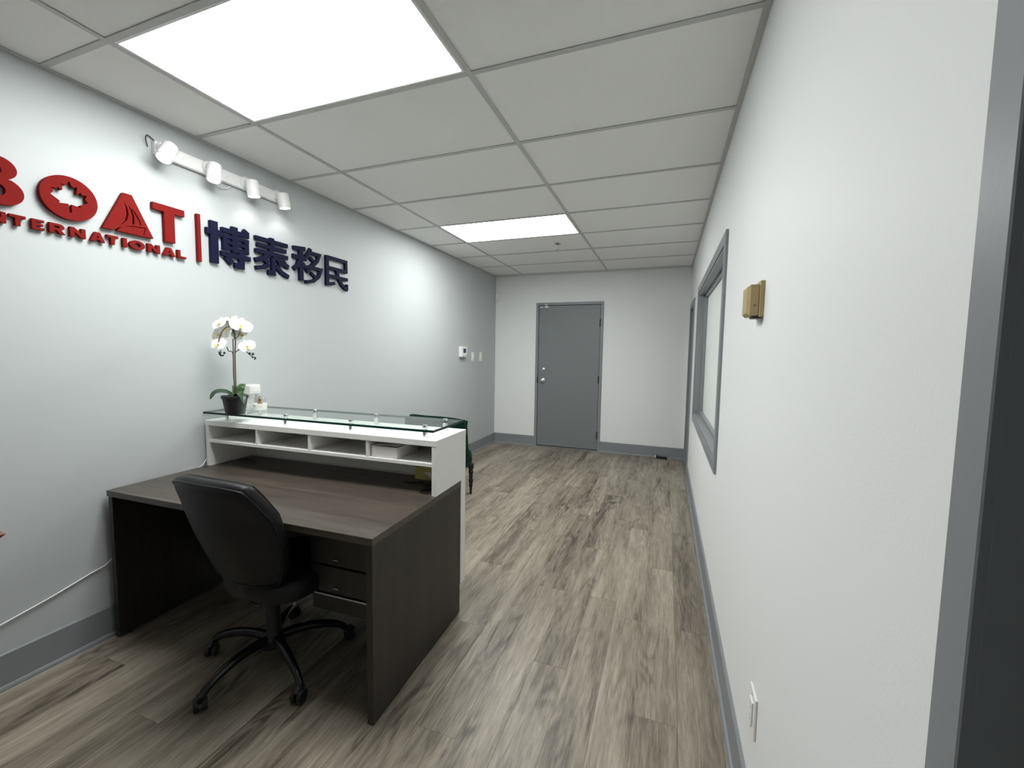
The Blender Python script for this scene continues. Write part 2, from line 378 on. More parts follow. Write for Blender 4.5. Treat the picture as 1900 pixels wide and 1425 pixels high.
# far door
def far_door():
    d = structure(empty('door_1', ((D0+D1)/2, YF, 0)))
    o = []
    f = .043
    o.append(P((D0-f, D0-.003, YF-.012, YF+.1, 0, DZ+f), 'frame', 'grey_trim', None, .003)); o.append(P((D1+.003, D1+f, YF-.012, YF+.1, 0, DZ+f), 'frame', 'grey_trim', None, .003)); o.append(P((D0-.003, D1+.003, YF-.012, YF+.1, DZ+.004, DZ+f), 'frame', 'grey_trim', None, .003))
    o.append(P((D0-.003, D1+.003, YF+.045, YF+.06, .0, DZ+.004), 'stop', 'grey_trim', None, 0))
    leaf = P((D0+.001, D1-.001, YF+.000, YF+.044, .022, DZ-.002), 'door_leaf', 'grey_door', None, .002); o.append(leaf)
    o.append(P((D0-.003, D1+.003, YF-.01, YF+.1, 0, .014), 'threshold', 'steel', None, .003))
    for x in o: rel(x, d)
    def sub(mb, nm, m, sm=None): mb.build(nm, m, leaf, smooth=sm)
    sub(MB().lathe([(.03, 0), (.03, .006), (.024, .012), (.013, .014), (.013, .02), (.0005, .021)], 20, M=align((.756, YF, 1.16), (0, -1, 0))), 'deadbolt', 'chrome', 40)
    sub(MB().lathe([(.032, 0), (.032, .004), (.026, .008), (.011, .012), (.011, .03), (.02, .036), (.027, .046), (.027, .054), (.018, .062), (.001, .064)], 20, M=align((.752, YF, 1.0), (0, -1, 0))), 'knob', 'chrome', 40)
    for z in (1.84, 1.035, .235):
        sub(MB().tube([(D1+.001, YF-.008, z-.055), (D1+.001, YF-.008, z+.055)], .0075, 10).box(D1-.012, D1+.012, YF-.003, YF+.004, z-.05, z+.05), 'hinge', 'black_plastic', 30)
    sub(MB().box(D0-.012, D0+.003, YF-.013, YF-.006, .96, 1.05), 'strike_plate', 'black_plastic')
    sub(MB().box(.685, .735, YF-.006, YF+.002, DZ-.026, DZ-.014, bev=.001), 'door_contact', 'white_plastic'); sub(MB().box(.762, .815, YF-.014, YF+.002, DZ-.03, DZ-.004, bev=.002), 'door_contact', 'white_plastic')
    sub(MB().box(.765, .80, YF-.022, YF-.008, DZ+.008, DZ+.022, bev=.002), 'door_contact', 'white_plastic')
far_door()

# baseboards with a small shoe moulding
BB = .152
def baseboard(name, segs):
    """segs: list of (p0, p1, nx, ny) wall line with inward normal"""
    b = MB(); s_ = MB()
    for (x0, y0), (x1, y1), (nx, ny) in segs:
        L_ = math.hypot(x1-x0, y1-y0); ang = math.atan2(y1-y0, x1-x0)
        M = Matrix.Translation((x0, y0, 0)) @ Matrix.Rotation(ang, 4, 'Z')
        sgn = 1 if (-math.sin(ang)*nx+math.cos(ang)*ny) > 0 else -1
        def pr(mb, prof):
            n = len(prof); V = [(0, sgn*p[0], p[1]) for p in prof]+[(L_, sgn*p[0], p[1]) for p in prof]
            F = [tuple(range(n)), tuple(reversed(range(n, 2*n)))]+[(i, n+i, n+(i+1) % n, (i+1) % n) for i in range(n)]
            if sgn < 0: F = [tuple(reversed(f)) for f in F]
            mb.add(V, [tuple(reversed(f)) for f in F], 0, M)
        pr(b, [(0, 0), (.011, 0), (.011, BB-.006), (.006, BB), (0, BB)])
        pr(s_, [(.011, 0), (.022, 0), (.0215, .010), (.018, .017), (.011, .019)])
    o = structure(b.build(name, 'grey_trim')); s_.build('shoe_moulding', 'grey_trim', o)
    return o
baseboard('baseboard_left', [((XL, YN), (XL, YF), (1, 0))])
baseboard('baseboard_far', [((XL+.011, YF), (D0-.043, YF), (0, -1)), ((D1+.043, YF), (XR, YF), (0, -1))])
baseboard('baseboard_right', [((XR, NY1+.024), (XR, FY0-.045), (-1, 0)), ((XR, FY1+.045), (XR, YF-.011), (-1, 0)), ((XR, YN), (XR, NY0-.024), (-1, 0))])
baseboard('baseboard_near', [((XL+.011, YN), (XR-.011, YN), (0, 1))])

# ------------------------------------------------------------------ desk
DT = .0298
def desk_loc(x, y, z=0):
    c, s_ = math.cos(DT), math.sin(DT); return (.012+c*x-s_*y, 1.1457+s_*x+c*y, z)
DW, DD, DZT = 1.485, .742, .7245
desk = empty('reception_desk', desk_loc(0, 0), DT, 'dark wood-grain reception desk with open knee space and panel sides', 'desk')
MB().box(0, DW, 0, DD, DZT-.028, DZT, bev=.0015).build('desktop', 'desk_dark_x', desk)
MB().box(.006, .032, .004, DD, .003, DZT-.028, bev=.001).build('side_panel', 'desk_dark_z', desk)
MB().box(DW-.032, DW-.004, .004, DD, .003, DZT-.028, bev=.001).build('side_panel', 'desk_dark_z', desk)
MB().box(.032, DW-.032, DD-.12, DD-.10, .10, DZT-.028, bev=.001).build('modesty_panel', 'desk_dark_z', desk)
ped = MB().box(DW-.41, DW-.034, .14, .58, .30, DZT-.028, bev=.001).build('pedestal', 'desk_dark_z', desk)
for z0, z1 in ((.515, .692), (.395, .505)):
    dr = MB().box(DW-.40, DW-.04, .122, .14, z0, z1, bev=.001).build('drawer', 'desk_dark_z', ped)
    hx = DW-.26
    MB().tube([(hx-.012, .122, z0+.03), (hx-.012, .11, z0+.03), (hx+.012, .11, z0+.03), (hx+.012, .122, z0+.03)], .003, 8).build('handle', 'steel', dr, smooth=40)
MB().box(DW-.41, DW-.034, .118, .14, .381, .388, bev=.0006).build('edge_rail', 'steel', ped)
for gx, gy in ((.075, .64), (DW-.09, .585)):
    MB().lathe([(.032, DZT-.002), (.032, DZT+.002), (.028, DZT+.003), (.024, DZT+.0025), (.024, DZT-.002)], 24, M=Matrix.Translation((gx, gy, 0))).build('cable_grommet', 'black_plastic', desk, smooth=40)
for fx in (.02, DW-.02):
    for fy in (.05, DD-.05): MB().lathe([(.012, 0), (.012, .004)], 10, M=Matrix.Translation((fx, fy, 0))).build('foot', 'black_plastic', desk)

# hutch with pigeonholes and glass counter
HY, HYB, HT = .471, .80, .9885
hut = empty('counter_hutch', desk_loc(0, HY, DZT), DT, 'white counter hutch with four pigeonholes and raised glass top on the desk', 'hutch')
def hp(name, bx, m='white_lam', bev=.001): return MB().box(*bx, bev=bev).build(name, m, hut)
HD = HYB-HY; z0 = DZT
hz = lambda z: z-z0
hp('top_board', (0, DW, 0, HD, hz(HT-.028), hz(HT)))
hp('side_panel', (.001, .024, .001, HD-.001, 0, hz(HT-.028)))
hp('side_panel', (DW-.024, DW-.001, .001, HD-.001, 0, hz(HT-.028)))
hp('shelf', (.024, DW-.024, .003, HD-.03, hz(.862), hz(.879)))
for i in (1, 2, 3):
    xd = .024+(DW-.048)*i/4
    hp('divider', (xd-.008, xd+.008, .004, HD-.03, hz(.879), hz(HT-.028)))
hp('back_panel', (.024, DW-.024, HD-.03, HD-.002, hz(.7245), hz(HT-.028)))
hp('front_panel', (.001, DW-.001, HD-(HYB-DD)+.004, HD, hz(.155), -.0005))
# glass counter
GZ0, GZ1 = hz(1.027), hz(1.0385)
gx0, gx1, gy0, gy1 = -.004, DW-.012, -.006, HD-.012
g = MB().box(gx0, gx1, gy0, gy1, GZ0, GZ1)
for i in range(len(g.f)): g.mi[i] = 2 if i == 0 else (0 if i == 1 else 1)
glass = g.build('glass_counter', ['glass_clear', 'glass_edge', 'glass_under'], hut)
for i in range(4):
    for fy in (.055, HD-.065):
        px = .11+(DW-.2)*i/3
        MB().lathe([(.013, hz(HT)), (.013, GZ0), ], 20, M=Matrix.Translation((px, fy, 0))).build('standoff', 'chrome', hut, smooth=40)
        MB().lathe([(.013, GZ1), (.013, GZ1+.009), (.0115, GZ1+.011), (.0005, GZ1+.011)], 20, M=Matrix.Translation((px, fy, 0))).build('standoff_cap', 'chrome', hut, smooth=40)

# white carton in the last pigeonhole, lid flap ajar
cb = empty('white_carton', desk_loc(1.195, HY+.012, .879), DT, 'small white carton with loose lid lying in the hutch pigeonhole', 'box')
w_, d_, h_ = .072, .19, .056
cbm = MB()
cbm.box(-w_, w_, 0, .002, 0, h_).box(-w_, w_, d_-.002, d_, 0, h_).box(-w_, -w_+.002, .002, d_-.002, 0, h_).box(w_-.002, w_, .002, d_-.002, 0, h_).box(-w_, w_, 0, d_, 0, .002)
cbm.build('tray', 'card_white', cb)
cbm2 = MB().grid(lambda u, v: (-w_+2*w_*u, .002+(d_-.004)*v, h_+.001+.012*(1-abs(2*u-1))*(.3+.7*v)*(1-.5*v)+.006*u), 9, 7)
lid = cbm2.build('lid', 'card_white', cb); mod = lid.modifiers.new('s', 'SOLIDIFY'); mod.thickness = .0015

# things in the right corner under the hutch
yb = empty('yellow_box', desk_loc(1.36, .70, DZT), DT, 'small olive yellow box standing under the hutch at the back panel', 'box')
MB().box(-.115, .09, -.02, .02, 0, .095, bev=.002).build('carton', 'tan_card', yb)
MB().box(-.117, .092, -.022, .022, .095, .103, bev=.001).build('lid', 'black_plastic', yb)
pv = [(1.302, .774), (1.448, .786), (1.448, .7255), (1.405, .7255)]
pm = MB()
pq = [(x, 1.822+(z-.7255)*.45, z) for x, z in pv]
pm.add(pq+[(x, y+.0012, z) for x, y, z in pq], [(3, 2, 1, 0), (4, 5, 6, 7), (0, 1, 5, 4), (1, 2, 6, 5), (2, 3, 7, 6), (3, 0, 4, 7)])
pm.add([(1.302, 1.844, .774), (1.448, 1.849, .786), (1.448, 1.862, .775), (1.33, 1.858, .765)], [(0, 1, 2, 3)])
tag(pm.build('folded_paper', 'card_white'), 'folded white paper sheet leaning on the olive yellow box under the hutch', 'paper')
def wob(pts, n=6):
    """catmull-rom through pts"""
    P_ = [Vector(p) for p in pts]; P_ = [P_[0]*2-P_[1]]+P_+[P_[-1]*2-P_[-2]]; out = []
    for i in range(1, len(P_)-2):
        for k in range(n):
            t = k/n; a, b, c, d = P_[i-1:i+3]
            out.append(.5*((2*b)+(c-a)*t+(2*a-5*b+4*c-d)*t*t+(3*b-a-3*c+d)*t**3))
    out.append(P_[-2]); return out
c1 = [desk_loc(1.22, .62, DZT+.004), desk_loc(1.27, .60, DZT+.006), desk_loc(1.31, .635, DZT+.004), desk_loc(1.36, .61, DZT+.006), desk_loc(1.42, .60, DZT+.004), desk_loc(1.40, .55, DZT+.004), desk_loc(1.385, .50, DZT+.004), desk_loc(1.43, .49, DZT+.004)]
tag(MB().tube(wob(c1), .0035, 6).build('black_cable', 'black_plastic', smooth=60), 'loose black cable curled on the desk beside the yellow box', 'cable')
c2 = [desk_loc(.075, .64, DZT+.006), desk_loc(.12, .62, DZT+.012), desk_loc(.17, .635, DZT+.004), desk_loc(.20, .61, DZT+.004), desk_loc(.15, .585, DZT+.004)]
tag(MB().tube(wob(c2), .0035, 6).build('black_cable', 'black_plastic', smooth=60), 'short black cable coming out of the desk grommet by the left wall', 'cable')

# ------------------------------------------------------------------ office chair
HX, HYc = .86, 1.31
oc = empty('office_chair', (HX, HYc, 0), 0, 'black leather swivel office chair on five castor legs pulled up to the desk', 'chair')
def office_chair():
    # base
    MB().lathe([(.045, .075), (.05, .08), (.05, .12), (.036, .135), (.03, .15), (.03, .30), (.022, .30), (.022, .36)], 20).build('gas_column', 'black_plastic', oc, smooth=40)
    for k in range(5):
        a = math.radians(-95+72*k); d = Vector((math.cos(a), math.sin(a), 0)); n = Vector((-d.y, d.x, 0))
        path = [d*.03+Vector((0,0,.115)), d*.10+Vector((0,0,.122)), d*.17+Vector((0,0,.118)), d*.235+Vector((0,0,.102)), d*.28+Vector((0,0,.082)), d*.303+Vector((0,0,.058))]
        leg = MB().tube(wob(path, 4), [.021-.006*i/20 for i in range(21)], 10).build('leg', 'black_gloss', oc, smooth=60)
        c = d*.306; b = Vector((math.cos(a+1.1+k), math.sin(a+1.1+k), 0)); ax = Vector((-b.y, b.x, 0))
        ca = MB()
        for s_ in (-1, 1):
            ca.lathe([(.012, -.009), (.024, -.0085), (.0265, -.005), (.0265, .005), (.024, .0085), (.012, .009)], 18, M=align(c+ax*s_*.014-b*.012+Vector((0,0,.0267)), ax))
        ca.lathe([(.006, 0), (.006, .03)], 10, M=Matrix.Translation(c+Vector((0, 0, .036))))
        ca.tube([c-b*.03+Vector((0,0,.045)), c-b*.012+Vector((0,0,.058)), c+b*.008+Vector((0,0,.05))], [.012, .016, .012], 8)
        ca.build('caster', 'black_plastic', oc, smooth=45)
    # mechanism
    MB().box(-.09, .09, -.13, .10, .345, .385, bev=.01).tube([(.09, .0, .36), (.2, .02, .355), (.25, .03, .35)], .006, 8).build('tilt_mechanism', 'black_plastic', oc)
    # seat cushion (superellipse)
    def seat(u, v):
        a = 2*PI*u; cx, sy = math.cos(a), math.sin(a); e = .55
        X = .215*math.copysign(abs(cx)**e, cx); Y = .225*math.copysign(abs(sy)**e, sy)
        prof = [(.01, .385), (.85, .385), (.97, .395), (1.0, .42), (1.0, .445), (.96, .468), (.85, .478), (.5, .474), (.01, .470)]
        i = min(int(v*8+.001), 8); r, z = prof[i]
        return (.06+X*r, .05+Y*r, z+(.012*(Y/.225) if Y > 0 else 0)*r*-.6)
    MB().grid(seat, 36, 9, closeu=True).build('seat', 'black_leather', oc, smooth=50)
    # curved backrest shell; t along thickness
    def backp(u, v, off):
        # v 0 top .. 1 bottom ; world coordinates then local
        zc = .915-.455*v
        ip = lambda xs_, ys_: next((ys_[i]+(ys_[i+1]-ys_[i])*(v-xs_[i])/(xs_[i+1]-xs_[i]) for i in range(len(xs_)-1) if v <= xs_[i+1]), ys_[-1])
        hw = ip([0, .1, .35, .6, .85, 1], [.195, .213, .25, .245, .215, .175])
        wing = ip([0, .15, .35, .7, 1], [.015, .05, .09, .09, .05])
        cx_ = ip([0, .35, .7, 1], [.905, .875, .885, .915])
        y0 = .985+.10*v+.03*v*v
        uu = 2*u-1
        Xw = cx_+hw*uu; Yw = y0+wing*abs(uu)**2.2; Zw = zc
        nrm = Vector((uu*wing*2.0, -1.0*1, 0)); nrm = Vector((uu*wing*3.2/hw*.35, -1, -.25)).normalized()
        p = Vector((Xw, Yw, Zw))-nrm*off
        return (p.x-HX, p.y-HYc, p.z)
    nu, nv = 25, 19
    def inset(u, v, off, s_):
        return backp(.5+(u-.5)*s_, .5+(v-.5)*s_, off)
    mb = MB()
    ring = lambda s_, off: None
    rear = lambda u, v: inset(u, v, 0, .93)
    V = []; F = []
    layers = [(.86, -.004), (.955, 0.004), (1.0, .020), (1.0, .036), (.955, .052), (.86, .060)]
    # boundary loop parameterisation
    loop = [(i/(nu-1), 0) for i in range(nu-1)]+[(1, j/(nv-1)) for j in range(nv-1)]+[(1-i/(nu-1), 1) for i in range(nu-1)]+[(0, 1-j/(nv-1)) for j in range(nv-1)]
    for s_, off in layers:
        for u, v in loop:
            # round the corners
            x, y = 2*u-1, 2*v-1
            rr = max(abs(x), abs(y)); l = math.hypot(x, y); k = (1-.06*max(0, (l/rr-1.0)/.414)**2)
            V.append(inset(.5+x*k/2, .5+y*k/2, off, s_))
    n = len(loop)
    for j in range(len(layers)-1):
        for i in range(n): F.append((j*n+i, j*n+(i+1) % n, (j+1)*n+(i+1) % n, (j+1)*n+i))
    mb.add(V, [tuple(reversed(f)) for f in F])
    for off, s_, flip in ((-.004, .86, 0), (.060, .86, 1)):
        def fn(u, v):
            x, y = 2*u-1, 2*v-1; rr = max(abs(x), abs(y), 1e-6); l = math.hypot(x, y); k = (1-.06*max(0, (l/rr-1.0)/.414)**2*rr)
            return inset(.5+x*k/2, .5+y*k/2, off, s_)
        mb.grid(fn, nu, nv)
    back = mb.build('backrest', 'black_leather', oc, smooth=60)
    import bmesh
    bm = bmesh.new(); bm.from_mesh(back.data); bmesh.ops.remove_doubles(bm, verts=bm.verts, dist=.0008); bmesh.ops.recalc_face_normals(bm, faces=bm.faces); bm.to_mesh(back.data); bm.free()
    for lay in (1, 4):
        pts = V[lay*n:(lay+1)*n]; pts = pts+[pts[0]]
        MB().tube(pts, .0042, 6).build('piping', 'black_leather', back, smooth=60)
    MB().tube(wob([(.06, -.05, .37), (.06, -.12, .37), (.06, -.16, .42), (.05, -.19, .52)], 4), .02, 10).build('back_bracket', 'black_plastic', oc, smooth=60)
office_chair()

# ------------------------------------------------------------------ green slipper chair behind the desk
gc = empty('slipper_chair', (.42, 3.50, 0), -.06, 'dark green velvet slipper chair with black turned legs behind the desk', 'chair')
def slipper():
    def seat(u, v):
        a = 2*PI*u; cx, sy = math.cos(a), math.sin(a); e = .5
        X = .31*math.copysign(abs(cx)**e, cx); Y = .24*math.copysign(abs(sy)**e, sy)
        prof = [(.01, .30), (.9, .30), (.985, .305), (1.0, .33), (1.0, .385), (1.015, .392), (1.0, .40), (.985, .425), (.90, .452), (.7, .468), (.35, .476), (.01, .478)]
        r, z = prof[min(int(v*11+.001), 11)]; return (X*r, .0+Y*r, z)
    st = MB().grid(seat, 40, 12, closeu=True).build('seat', 'green_velvet', gc, smooth=50)
    MB().grid(lambda u, v: ((.3*math.copysign(abs(math.cos(2*PI*u))**.5, math.cos(2*PI*u)))*1.045, .232*1.045*math.copysign(abs(math.sin(2*PI*u))**.5, math.sin(2*PI*u)), .392+.004*v), 40, 2, closeu=True).build('piping', 'green_velvet', st)
    # curved back, solid slab
    def bk(u, v, o_):
        a = (u-.5)*2; y = -.19+.19*a*a+o_; x = .005+.315*a
        top = .80-.05*abs(a)**3.0
        return (x*(1+.02*v), y-.05*v, .42+(top-.42)*v)
    N_, M_ = 25, 9
    front = [bk(i/(N_-1), j/(M_-1), .035) for j in range(M_) for i in range(N_)]; rear = [bk(i/(N_-1), j/(M_-1), -.035) for j in range(M_) for i in range(N_)]
    mb = MB(); F = []; k = N_*M_
    for j in range(M_-1):
        for i in range(N_-1):
            q = (j*N_+i, j*N_+i+1, (j+1)*N_+i+1, (j+1)*N_+i); F.append(tuple(reversed(q))); F.append(tuple(x+k for x in q))
    for i in range(N_-1):
        F.append(((M_-1)*N_+i, (M_-1)*N_+i+1, k+(M_-1)*N_+i+1, k+(M_-1)*N_+i)); F.append((i+1, i, k+i, k+i+1))
    for j in range(M_-1):
        F.append((j*N_, (j+1)*N_, k+(j+1)*N_, k+j*N_)); F.append(((j+1)*N_+N_-1, j*N_+N_-1, k+j*N_+N_-1, k+(j+1)*N_+N_-1))
    mb.add(front+rear, F); b = mb.build('backrest', 'green_velvet', gc, smooth=60)
    m = b.modifiers.new('b', 'BEVEL'); m.width = .018; m.segments = 4; m.limit_method = 'ANGLE'
    prof = [(.010, 0), (.012, .006), (.010, .02), (.015, .07), (.020, .085), (.0155, .098), (.021, .12), (.024, .14), (.016, .158), (.022, .172), (.016, .186), (.023, .205), (.024, .235), (.018, .245), (.028, .258), (.028, .305)]
    first = None
    for x, y in ((.267, .188), (-.267, .188), (.24, -.19), (-.24, -.19)):
        if first is None: first = MB().lathe(prof, 16).build('leg', 'black_gloss', gc, smooth=50); o = first
        else: o = bpy.data.objects.new('leg', first.data); COL.objects.link(o); o.parent = gc
        o.location = (x, y, 0)
    for x in (-.14, 0, .14):
        for y in (-.08, .08): MB().sphere((x, y, .474), .011, 10, 6, sc=(1, 1, .5)).build('button', 'green_velvet', gc, smooth=60)
slipper()

# ------------------------------------------------------------------ wall lettering (y,z on wall plane, raised towards +x)
LX = XL+.004; LT = .021
WM = Matrix(((0, 0, 1, LX), (1, 0, 0, 0), (0, 1, 0, 0), (0, 0, 0, 1)))   # local (a,b,h) -> world (LX+h, a, b)
red = empty('wall_sign', (XL, 1.25, 1.877), 0, 'raised red wall lettering with maple leaf and sailboat cutouts', 'sign')
navy = empty('wall_sign', (XL, 2.2, 1.885), 0, 'raised navy blue wall lettering of four Chinese characters', 'sign')
def letter(loops, parent, m, label=None, thick=LT, name='letter'):
    V, F = shape2d(loops, thick)
    o = MB().add(V, F, 0, WM).build(name, m); rel(o, parent)
    # hidden pegs fixing the letter to the wall
    if label: o['label'] = label
    return o
def sc(loop, y0, z0, w_, h_): return [(y0+p[0]*w_, z0+p[1]*h_) for p in loop]
def arc(cx, cy, rx, ry, a0, a1, n=14): return [(cx+rx*math.cos(math.radians(a0+(a1-a0)*i/n)), cy+ry*math.sin(math.radians(a0+(a1-a0)*i/n))) for i in range(n+1)]
B_out = [(0, 0)]+arc(.60, .29, .40, .29, -90, 62)+arc(.56, .76, .34, .24, -62, 90)+[(0, 1)]
B_h1 = [(.3, .19)]+arc(.56, .305, .12, .115, -90, 90, 8)+[(.3, .42)]
B_h2 = [(.3, .61)]+arc(.53, .71, .10, .10, -90, 90, 8)+[(.3, .81)]
CZ0, CZ1 = 1.947, 2.132
letter([sc(l, .785, CZ0, .158, CZ1-CZ0) for l in (B_out, B_h1, B_h2)], red, 'sign_red')
O_c = (1.083, 2.039)
half = [(0, .5), (.06, .36), (.10, .33), (.20, .37), (.165, .17), (.20, .15), (.27, .225), (.31, .16), (.43, .18), (.385, .06), (.42, .0), (.46, -.035), (.24, -.19), (.27, -.25), (.04, -.215), (.028, -.47)]
leafp = [(O_c[0]+.135*x, O_c[1]+.005+.138*y) for x, y in half]+[(O_c[0]-.135*x, O_c[1]+.005+.138*y) for x, y in reversed(half[1:])]
letter([arc(O_c[0], O_c[1], .095, .092, 0, 351, 39), leafp], red, 'sign_red', 'round red letter with maple leaf cutout')
# A with sailboat slits
A_out = [(1.192, 1.947), (1.230, 1.947), (1.266, 1.972), (1.246, 1.947), (1.397, 1.947), (1.312, 2.132), (1.277, 2.132)]
sl1 = [(1.280, 2.092), (1.292, 2.064), (1.295, 2.035), (1.288, 2.006), (1.270, 1.984), (1.258, 1.978), (1.270, 1.990), (1.281, 2.010), (1.2865, 2.034), (1.2855, 2.062)]
sl2 = [(1.294, 2.082), (1.309, 2.062), (1.318, 2.03), (1.317, 1.996), (1.308, 1.993), (1.310, 2.03), (1.305, 2.056)]
sl3 = [(1.306, 2.074), (1.324, 2.052), (1.340, 2.02), (1.3455, 1.998), (1.341, 1.998), (1.336, 2.016), (1.321, 2.046)]
sl4 = [(1.275, 1.976), (1.30, 1.984), (1.366, 1.991), (1.356, 1.956), (1.352, 1.956), (1.361, 1.987), (1.30, 1.980)]
letter([A_out, sl1, sl2, sl3, sl4], red, 'sign_red', 'red triangular letter with sailboat cutout')
letter([[(1.400, 2.132), (1.400, 2.098), (1.450, 2.098), (1.450, 1.948), (1.498, 1.948), (1.498, 2.098), (1.548, 2.098), (1.548, 2.132)]], red, 'sign_red')
letter([[(1.613, 1.880), (1.630, 1.880), (1.630, 2.139), (1.613, 2.139)]], red, 'sign_red', name='divider_bar')
# small word
LETS = {
 'I': [[(.1, 0), (.9, 0), (.9, 1), (.1, 1)]],
 'N': [[(0, 0), (.28, 0), (.28, .55), (.72, 0), (1, 0), (1, 1), (.72, 1), (.72, .45), (.28, 1), (0, 1)]],
 'T': [[(0, 1), (0, .74), (.34, .74), (.34, 0), (.66, 0), (.66, .74), (1, .74), (1, 1)]],
 'E': [[(0, 0), (1, 0), (1, .24), (.32, .24), (.32, .39), (.9, .39), (.9, .61), (.32, .61), (.32, .76), (1, .76), (1, 1), (0, 1)]],
 'R': [[(0, 0), (.3, 0), (.3, .33), (.46, .33), (.68, 0), (1.02, 0), (.76, .38)]+arc(.62, .68, .36, .32, -60, 90, 8)+[(0, 1)], [(.3, .56)]+arc(.58, .66, .09, .10, -90, 90, 5)+[(.3, .76)]],
 'A': [[(0, 0), (.3, 0), (.36, .19), (.64, .19), (.70, 0), (1, 0), (.67, 1), (.33, 1)], [(.42, .38), (.58, .38), (.5, .66)]],
 'O': [arc(.5, .5, .52, .52, 0, 345, 23), arc(.5, .5, .22, .25, 0, 337.5, 15)],
 'L': [[(0, 0), (1, 0), (1, .25), (.33, .25), (.33, 1), (0, 1)]]}
spans = [('I', .818, .832), ('N', .842, .889), ('T', .898, .944), ('E', .961, .998), ('R', 1.013, 1.062), ('N', 1.079, 1.131), ('A', 1.147, 1.200), ('T', 1.208, 1.251), ('I', 1.267, 1.287), ('O', 1.297, 1.358), ('N', 1.372, 1.426), ('A', 1.439, 1.498), ('L', 1.509, 1.551)]
for ch, a, b in spans: letter([sc(l, a, 1.878, b-a, .042) for l in LETS[ch]], red, 'sign_red', thick=.018)
# Chinese characters from bold strokes
def stroke_char(strokes, y0, y1, z0, z1):
    mb = MB(); W_, H_ = y1-y0, z1-z0
    for k, (pts, t) in enumerate(strokes):
        p = [Vector((y0+x*W_, z0+y*H_)) for x, y in pts]; t_ = t*W_*.44
        L_, R_ = [], []
        for i, c in enumerate(p):
            d0 = (p[i]-p[i-1]).normalized() if i else None; d1 = (p[i+1]-p[i]).normalized() if i < len(p)-1 else None
            if d0 is None: d0 = d1
            if d1 is None: d1 = d0
            n0 = Vector((-d0.y, d0.x)); n1 = Vector((-d1.y, d1.x)); n = (n0+n1); n = n/n.length_squared*2 if n.length > .3 else n0
            L_.append(c+n*t_); R_.append(c-n*t_)
        th = LT-.0002*k                                   # tiny step so crossing strokes never share a plane
        for i in range(len(p)-1):
            mb.prism([tuple(R_[i]), tuple(R_[i+1]), tuple(L_[i+1]), tuple(L_[i])], 0, th, 0, WM)
    return mb
bo = [([(.15, 0), (.15, 1)], .19), ([(-.02, .74), (.33, .74)], .15), ([(.33, .86), (1.0, .86)], .12), ([(.64, 1.0), (.64, .36)], .16), ([(.86, .98), (.99, .90)], .11),
      ([(.40, .76), (.40, .38)], .12), ([(.93, .76), (.93, .38)], .13), ([(.34, .72), (.995, .72)], .09), ([(.40, .58), (.93, .58)], .085), ([(.40, .44), (.93, .44)], .085),
      ([(.30, .28), (1.03, .28)], .12), ([(.80, .40), (.80, .05), (.62, .05)], .15), ([(.42, .22), (.56, .08)], .15)]
tai = [([(.0, .90), (1.0, .90)], .12), ([(.05, .73), (.95, .73)], .11), ([(.0, .56), (1.0, .56)], .12), ([(.50, 1.0), (.50, .70), (.38, .50), (.20, .38), (-.01, .30)], .14),
       ([(.52, .56), (.72, .42), (1.02, .30)], .14), ([(.53, .46), (.53, .05), (.36, .05)], .14), ([(.20, .40), (.38, .30)], .13), ([(.0, .10), (.24, .16), (.40, .26)], .12),
       ([(.92, .44), (.70, .30)], .12), ([(.62, .26), (.78, .12), (1.02, .02)], .13)]
yi = [([(.02, .92), (.42, .97)], .12), ([(.0, .68), (.46, .68)], .13), ([(.27, .92), (.27, 0)], .15), ([(.24, .62), (.14, .42), (.02, .30)], .12), ([(.32, .52), (.44, .40)], .12),
      ([(.62, 1.02), (.54, .86), (.44, .74)], .11), ([(.58, .90), (.94, .90), (.86, .70), (.68, .52), (.46, .42)], .11), ([(.60, .76), (.72, .66)], .10),
      ([(.70, .58), (.58, .40), (.46, .30)], .11), ([(.64, .46), (1.0, .46), (.90, .22), (.70, .06), (.42, -.01)], .11), ([(.62, .30), (.76, .20)], .10)]
mn = [([(.06, .93), (.93, .93), (.93, .60), (.12, .60)], .12), ([(.08, .98), (.08, .03)], .14), ([(.03, .06), (.40, .13)], .12), ([(.08, .34), (1.0, .34)], .12), ([(.50, .62), (.56, .36), (.70, .16), (.86, .04), (1.0, .0)], .13), ([(.97, .02), (.97, .18)], .09)]
for nm, st, a, b in (('bo', bo, 1.668, 1.922), ('tai', tai, 1.965, 2.206), ('yi', yi, 2.250, 2.503), ('mn', mn, 2.545, 2.782)):
    o = stroke_char(st, a, b, 1.890, 2.126).build('character', 'sign_navy'); rel(o, navy)

